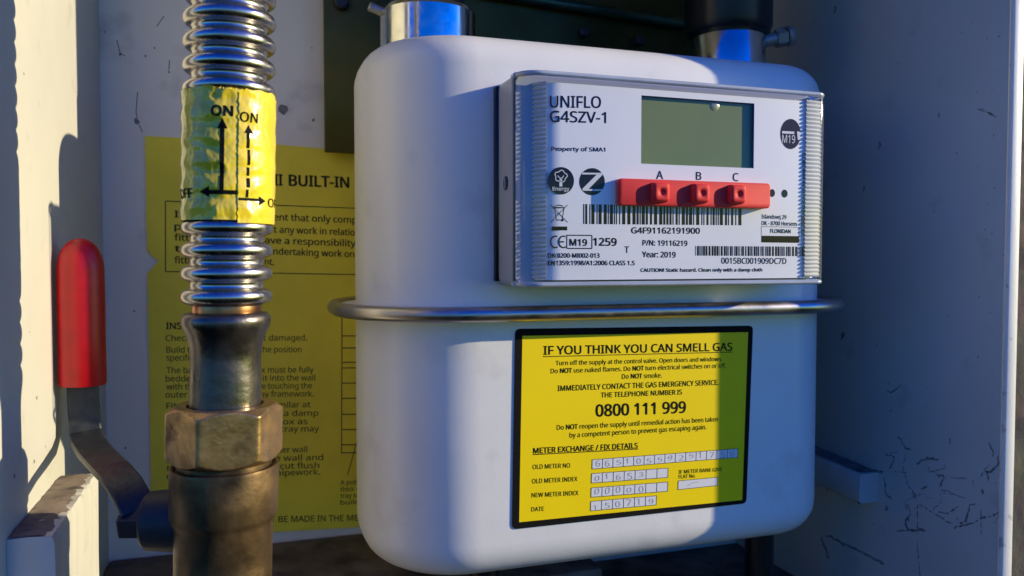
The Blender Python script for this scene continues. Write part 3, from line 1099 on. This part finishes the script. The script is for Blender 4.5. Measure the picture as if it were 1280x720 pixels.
def boxes(tl, bl, tr, br, chars):
    F.quad([tl, tr, br, bl], 0.05, wb)
    F.line([tl, tr, br, bl, tl], 0.2, 0.1)
    k = len(chars)
    for i, ch in enumerate(chars):
        a, c = lerp(tl, tr, i / k), lerp(bl, br, i / k)
        a2, c2 = lerp(tl, tr, (i + 1) / k), lerp(bl, br, (i + 1) / k)
        if i:
            F.line([a, c], 0.2, 0.1)
        if ch != " ":
            lo = lerp(lerp(c, c2, 0.3 + rs.uniform(-.08, .1)), lerp(a, a2, 0.3), 0.16 + rs.uniform(-.06, .1))
            hi = (lo[0] + (a2[0] - a[0]) * (0.2 if ch == "1" else 0.42), lo[1] - 0.4 + rs.uniform(-2.2, 1.2))
            F.text(ch, lo[0], lo[1], hi[0], hi[1], 7.0 + rs.uniform(-1.2, 1.0), -0.012, 0.12, pen)


boxes((740.3, 574.5), (740.1, 586.2), (922.3, 560.7), (921.9, 571.6), "66510559251756")
boxes((739.5, 591.9), (739.2, 603.7), (835.1, 585), (834.7, 596.7), "01653  ")
boxes((739, 609.8), (738.7, 621.4), (834.7, 602.4), (834.4, 614), "00000  ")
boxes((738.3, 626.7), (738.2, 638.5), (820.7, 619.5), (820.3, 631), "150719")
boxes((847.8, 601), (847.4, 612), (897, 596.5), (896.6, 606.8), " ")
F.line([(859, 607), (866, 603.5), (873, 602)], 0.25, 0.12, pen)
F.mb.build("printed_text", ink_m, stk, smooth=False)
wb.build("entry_boxes", white_m, stk, smooth=False)
pen.build("handwriting", pen_m, stk, smooth=False)

# ---- unions on top ------------------------------------------------------
UY = 350.0
ul = on_y(535, 25, UY).x
ur = on_y(910, 50, UY).x
zt = on_y(535, 3, UY - 18).z
lu = thing("pipe_union", (ul, UY, ZTOP), "shiny zinc union nut on the left port of the meter", "union")
MB().lathe([(21.0, ZTOP - 1), (21.0, zt - 0.3), (19.4, zt + 1.8), (16.5, zt + 2.0)], lambda z: (ul, UY), 80).build("union_nut", zinc_m, lu)
MB().lathe([(16.0, zt + 1.9), (16.0, zt + 60)], lambda z: (ul, UY), 48).build("pipe", iron_m, lu)
pr = on_y(474, 12, UY)
MB().cyl(pr + Vector((1.5, 0, -1)), pr + Vector((-4.5, 0, 1.0)), 2.0, 2.0, 16, 0.4).build("set_screw", zincbolt_m, lu)
ru = thing("pipe_union", (ur, UY, ZTOP), "zinc union on the right port below a black cap, with a slotted test screw", "union")
zr2 = on_y(910, 33, UY - 15).z
MB().lathe([(18.4, ZTOP - 1), (18.4, zr2 - 2), (17.2, zr2), (14.5, zr2 + 0.2)], lambda z: (ur, UY), 80).build("union_nut", zinc_m, ru)
MB().lathe([(14.5, zr2 - 2), (20.3, zr2 + 1), (21.4, zr2 + 4), (21.6, zr2 + 60)], lambda z: (ur, UY), 64).build("black_cap", black_m, ru)
sa, sb = on_y(946, 53, UY - 8), on_y(992, 44, UY - 12)
scr = MB()
dv = sb - sa
scr.cyl(sa - dv * 0.3, sa + dv * 0.55, 3.2, 3.2, 20)
scr.cyl(sa + dv * 0.5, sa + dv * 0.78, 4.6, 4.6, 6, 0.3)
scr.cyl(sa + dv * 0.80, sb, 5.2, 4.7, 24, 0.6)
scr = scr.build("test_screw", zincbolt_m, ru)
sm = sa + dv * 0.79
MB().cyl(sm - dv.normalized() * 0.35, sm + dv.normalized() * 0.6, 3.9, 3.9, 24).build("slot", black_m, scr)

# ================================================================== HOSE
HY = 249.0
pt, pb = on_y(288, 0, HY), on_y(280.5, 620, HY)


def hx(z):
    q = (z - pb.z) / (pt.z - pb.z)
    return pb.x + (pt.x - pb.x) * q, HY


def zy(y):
    return on_y(284, y, HY).z


hose = thing("gas_hose", (hx(0)[0], HY, 0), "corrugated stainless steel gas hose with a yellow tape tag and brass union", "hose")
ctr = [zy(y) for y in (370, 341.5, 313, 285)]
pit = 6.75
z = zy(114.5)
while z < 330:
    ctr.append(z)
    z += pit
ctr.sort()
prof = []
RV, RP, HW = 10.3, 12.8, 2.3
zq = zy(379)
prof.append((RV - 0.6, zq))
for c in ctr:
    prof.append((RV, c - HW - 0.25))
    prof.append((RV + 0.35, c - HW))
    for i in range(0, 13):
        a = radians(-90 + 180 * i / 12)
        prof.append((RP - HW * 0.86 + HW * 0.86 * cos(a) if abs(a) < pi / 2 else RP - HW * 0.86, c + HW * 0.93 * sin(a)))
    prof.append((RV + 0.35, c + HW))
    prof.append((RV, c + HW + 0.25))
prof.append((RV, 331))
MB().lathe(prof, hx, 96).build("corrugated_tube", steel_m, hose, angle=70)
MB().lathe([(9.5, zy(391)), (9.65, zy(384)), (9.4, zy(378))], hx, 64).build("brazed_ring", copper_m, hose)
cuff = [(10.9, zy(515)), (10.7, zy(470)), (10.55, zy(450)), (10.7, zy(436)), (11.3, zy(426)), (12.1, zy(416)), (13.1, zy(408)), (13.5, zy(401)), (13.3, zy(395)), (12.5, zy(391)), (10.3, zy(389.5))]
MB().lathe([(r * 0.93, z) for r, z in cuff], hx, 80).build("end_cuff", cuff_m, hose, angle=60)
# hexagon union nut
nzt, nzb = zy(505), zy(574)
RH = 16.6
ph0 = radians(-90 - 25)     # a corner
def hexr(a):
    q = ((a - ph0) % (pi / 3)) - pi / 6
    return RH * cos(pi / 6) / cos(q)


rings = []
NN = 180
zsn = []
for i in range(11):
    zsn.append(nzb + (nzt - nzb) * i / 10)
zsn = [nzb] + [nzb + 0.25 * i for i in range(1, 10)] + [nzb + 3 + (nzt - nzb - 6) * i / 4 for i in range(5)] + [nzt - 0.25 * i for i in range(9, 0, -1)] + [nzt]
for zz in zsn:
    dz = min(zz - nzb, nzt - zz)
    lim = RH * cos(pi / 6) - 0.35 + dz * 1.25
    cx_, cy_ = hx(zz)
    ring = []
    for i in range(NN):
        a = 2 * pi * i / NN
        r = hexr(a)
        r = min(r, lim, RH - 0.25)
        ring.append((cx_ + r * cos(a), cy_ + r * sin(a), zz))
    rings.append(ring)
topc = hx(nzt)
rings.append([(topc[0] + 10.8 * cos(2 * pi * i / NN), topc[1] + 10.8 * sin(2 * pi * i / NN), nzt + 0.05) for i in range(NN)])
rings.append([(topc[0] + 10.6 * cos(2 * pi * i / NN), topc[1] + 10.6 * sin(2 * pi * i / NN), nzt - 2) for i in range(NN)])
MB().loft(rings).build("union_nut", brass_m, hose, angle=28)

# tape tag
tz0, tz1 = zy(277), zy(119)


def tape_r(a, z, extra=0.0):
    p = Vector((a * 13.5 / 5.0, z / 5.0, 1.7))
    q = Vector((a * 13.5 / 2.6, z / 3.0, 7.1))
    fade = 0.16 + 0.38 * max(0, 1 - abs(a + 0.25) / 1.3)
    n1 = abs(noise.noise(p)) * 1.3 + abs(noise.noise(q * 1.7)) * 0.45
    n2 = noise.noise(q) * 0.15
    return 12.95 + extra - fade * (n1 + abs(n2)) + 0.14 * sin(z * 2 * pi / pit) * (1 - 0.6 * max(0, sin(a)))


def tape_pt(a, z, lift=0.0, extra=0.0):
    r = tape_r(a, z, extra) + lift
    cx_, cy_ = hx(z)
    return (cx_ + r * sin(a), cy_ - r * cos(a), z)


tp = MB()
NA, NZ = 260, 110
rows = []
for kz in range(NZ + 1):
    row = []
    for ia in range(NA):
        a = -pi + 2 * pi * ia / NA
        z = tz0 + (tz1 - tz0) * kz / NZ
        if kz == NZ:
            z += 0.7 * noise.noise(Vector((a * 3, 0, 0))) - (1.3 if -0.25 < a < 0.35 else 0) * 0.8
        row.append(tape_pt(a, z))
    rows.append(row)
tp.loft(rows, True, False, False)
tag_o = tp.build("yellow_tape", tape_m, hose, angle=180)
# overlapping free end of the tape
fl = MB()
rows = []
fa0, fa1 = math.asin((298 - 285.2) * 0.2185 / 12.95), 2.6
fz0 = zy(280.5)
for kz in range(91):
    row = []
    z = fz0 + (tz1 - 1.2 - fz0) * kz / 90
    for ia in range(111):
        a = fa0 + (fa1 - fa0) * ia / 110 + (0.035 * noise.noise(Vector((z * 0.9, 3, 1))) if ia == 0 else 0)
        row.append(tape_pt(a, z, 0.10, 0.22))
    rows.append(row)
fl.loft(rows, False, False, False)
flap = fl.build("tape_end", tape_m, tag_o, angle=180)

ink = MB()


def subdiv2(vs, fs, maxl):
    bm = bmesh.new()
    bv = [bm.verts.new((v[0], v[1], 0)) for v in vs]
    for f in fs:
        try:
            bm.faces.new([bv[i] for i in f])
        except ValueError:
            pass
    for _ in range(5):
        es = [e for e in bm.edges if e.calc_length() > maxl]
        if not es:
            break
        bmesh.ops.subdivide_edges(bm, edges=es, cuts=1)
        bmesh.ops.triangulate(bm, faces=[f for f in bm.faces if len(f.verts) > 4])
    bm.verts.index_update()
    out = [(v.co.x, v.co.y) for v in bm.verts], [tuple(v.index for v in f.verts) for f in bm.faces]
    bm.free()
    return out


def ta(px):
    s = (px - 285.2) * 0.2185 / 12.95
    return math.asin(max(-0.999, min(0.999, s)))


def tape_poly(vs, fs, lift, extra):
    vs, fs = subdiv2(vs, fs, 0.5)
    ink.add([tape_pt(v[0] / 12.95, v[1], lift, extra) for v in vs], fs)


def tape_text(s, l, r, base, cap, bold, lift=0.1, extra=0.0, arc=None):
    vs, fs = glyphs(s, bold)
    x0_, x1_ = min(v[0] for v in vs), max(v[0] for v in vs)
    a0, a1 = (ta(l), ta(r)) if arc is None else arc
    zb = zy(base)
    k_ = cap * 0.235 / CAPH
    tape_poly([((a0 + (a1 - a0) * (v[0] - x0_) / (x1_ - x0_)) * 12.95, zb + v[1] * k_) for v in vs], fs, lift, extra)


def tape_rect(x0_, x1_, y0_, y1_, lift=0.1, extra=0.0):
    a0, a1, za, zb = ta(x0_) * 12.95, ta(x1_) * 12.95, zy(y1_), zy(y0_)
    tape_poly([(a0, za), (a1, za), (a1, zb), (a0, zb)], [(0, 1, 2, 3)], lift, extra)


def tape_tri(p, lift=0.1, extra=0.0):
    tape_poly([(ta(x) * 12.95, zy(y)) for x, y in p], [(0, 1, 2)], lift, extra)


tape_text("ON", 264.7, 291.5, 154, 12.0, 0.035)
tape_rect(275.8, 281.2, 168, 244)
tape_tri([(272.0, 169), (278.4, 156.5), (285.0, 169)])
tape_rect(262, 297, 242, 247)
tape_tri([(263, 237.5), (263, 250.5), (251.5, 244)])
tape_text("OFF", 0, 0, 250.5, 11.0, 0.03, arc=(-1.40, -0.785))
EXL = (0.18, 0.22)
tape_text("ON", 299, 320.5, 159.5, 11.0, 0.025, *EXL)
yy = 172.0
while yy < 250:                                  # worn, broken shaft
    hh = rs.uniform(6, 13)
    ox = rs.uniform(-0.9, 0.9)
    tape_rect(308.2 + ox, 311.9 + ox + rs.uniform(-.8, .4), yy, min(yy + hh, 250), *EXL)
    yy += hh + rs.choice((0, 0.6, 1.6, 2.6))
tape_tri([(304.4, 173), (309.8, 163), (315.5, 173)], *EXL)
tape_rect(299, 325, 250.5, 253.8, *EXL)
tape_tri([(323.5, 247.5), (323.5, 258.5), (331.5, 253)], *EXL)
tape_text("OFF", 0, 0, 259.5, 10.5, 0.02, *EXL, arc=(0.97, 1.75))
ink.build("printed_text", ink_m, tag_o, smooth=False)

# ================================================================== CONTROL VALVE
valve = thing("control_valve", (hx(0)[0], HY, 0), "brass emergency control valve with a red gripped lever under the hose", "valve")
vb = [(13.0, zy(577)), (14.2, zy(577)), (14.6, zy(582)), (14.9, zy(588)), (15.6, zy(588.5)), (16.2, zy(590)), (16.3, zy(596)), (16.2, zy(640)), (15.6, zy(646)), (14.8, zy(652)), (14.7, zy(700)), (14.7, FL)]
vb = [(13.0, zy(566)), (14.1, zy(567)), (14.3, zy(583)), (14.6, zy(584)), (15.5, zy(579.5)), (16.1, zy(580)), (16.3, zy(584)), (16.2, zy(640)), (15.6, zy(646)), (14.8, zy(652)), (14.7, zy(700)), (14.7, FL)]
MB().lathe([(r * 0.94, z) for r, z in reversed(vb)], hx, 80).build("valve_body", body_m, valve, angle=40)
c = hx(70)[0]
MB().cyl((c - 10, HY + 6, 72), (c - 22, HY + 9, 72), 9.5, 8.6, 40, 1.0).build("spindle_housing", iron_m, valve)
MB().cyl((c - 21.5, HY + 9, 72), (c - 28.5, HY + 11, 72), 5.6, 5.6, 6, 0.6).build("spindle_nut", iron_m, valve)
# lever: flat bar, cranked near the spindle
lv = [Vector((-57, 329, 112)), Vector((-57, 329, 97))] + [on_y(x, y, Y) for x, y, Y in (
    (107, 540, 327.5), (110, 552, 321), (118, 564, 305), (129, 576, 288), (143, 590, 273), (156, 606, 264), (166, 624, 259), (172, 640, 257))]
rings = []
for i, p in enumerate(lv):
    tt = (lv[min(i + 1, len(lv) - 1)] - lv[max(i - 1, 0)]).normalized()
    q = min(max((i - 1) / 4.0, 0), 1)
    want = Vector((1, 0, 0)) * (1 - q) + Vector((0.88, 0.42, 0.22)) * q
    side = (want - tt * want.dot(tt)).normalized()
    th = side.cross(tt).normalized()
    hw = (5.2, 5.2, 5.3, 5.4, 5.3, 5.0, 4.9, 4.9, 5.0, 4.6)[i]
    ht = 0.9
    rings.append([p + side * a + th * b_ for a, b_ in ((hw, ht), (hw - .5, ht + .4), (-hw + .5, ht + .4), (-hw, ht), (-hw, -ht), (-hw + .5, -ht - .4), (hw - .5, -ht - .4), (hw, -ht))])
lever = MB().loft(rings).build("lever", lever_m, valve, angle=30)
gz0, gz1 = on_y(100, 489, 320 - 6).z, on_y(101, 297, 320).z
gp = []
NG = 48
gr = [(gz0, 0.80), (gz0, 0.95), (gz0 + 1, 1.0), (gz0 + 20, 0.99), (gz1 - 22, 1.0), (gz1 - 12, 0.985)]
for i in range(1, 10):
    a = radians(90 * i / 9)
    gr.append((gz1 - 12 + 12 * sin(a), 0.985 * max(cos(a) ** 0.9, 0.04)))
rings = []
for zz, k_ in gr:
    rings.append([(-57.0 + 8.0 * k_ * cos(2 * pi * i / NG), 329.0 + 6.3 * k_ * sin(2 * pi * i / NG), zz) for i in range(NG)])
MB().loft(rings).build("grip", grip_m, lever, angle=60)
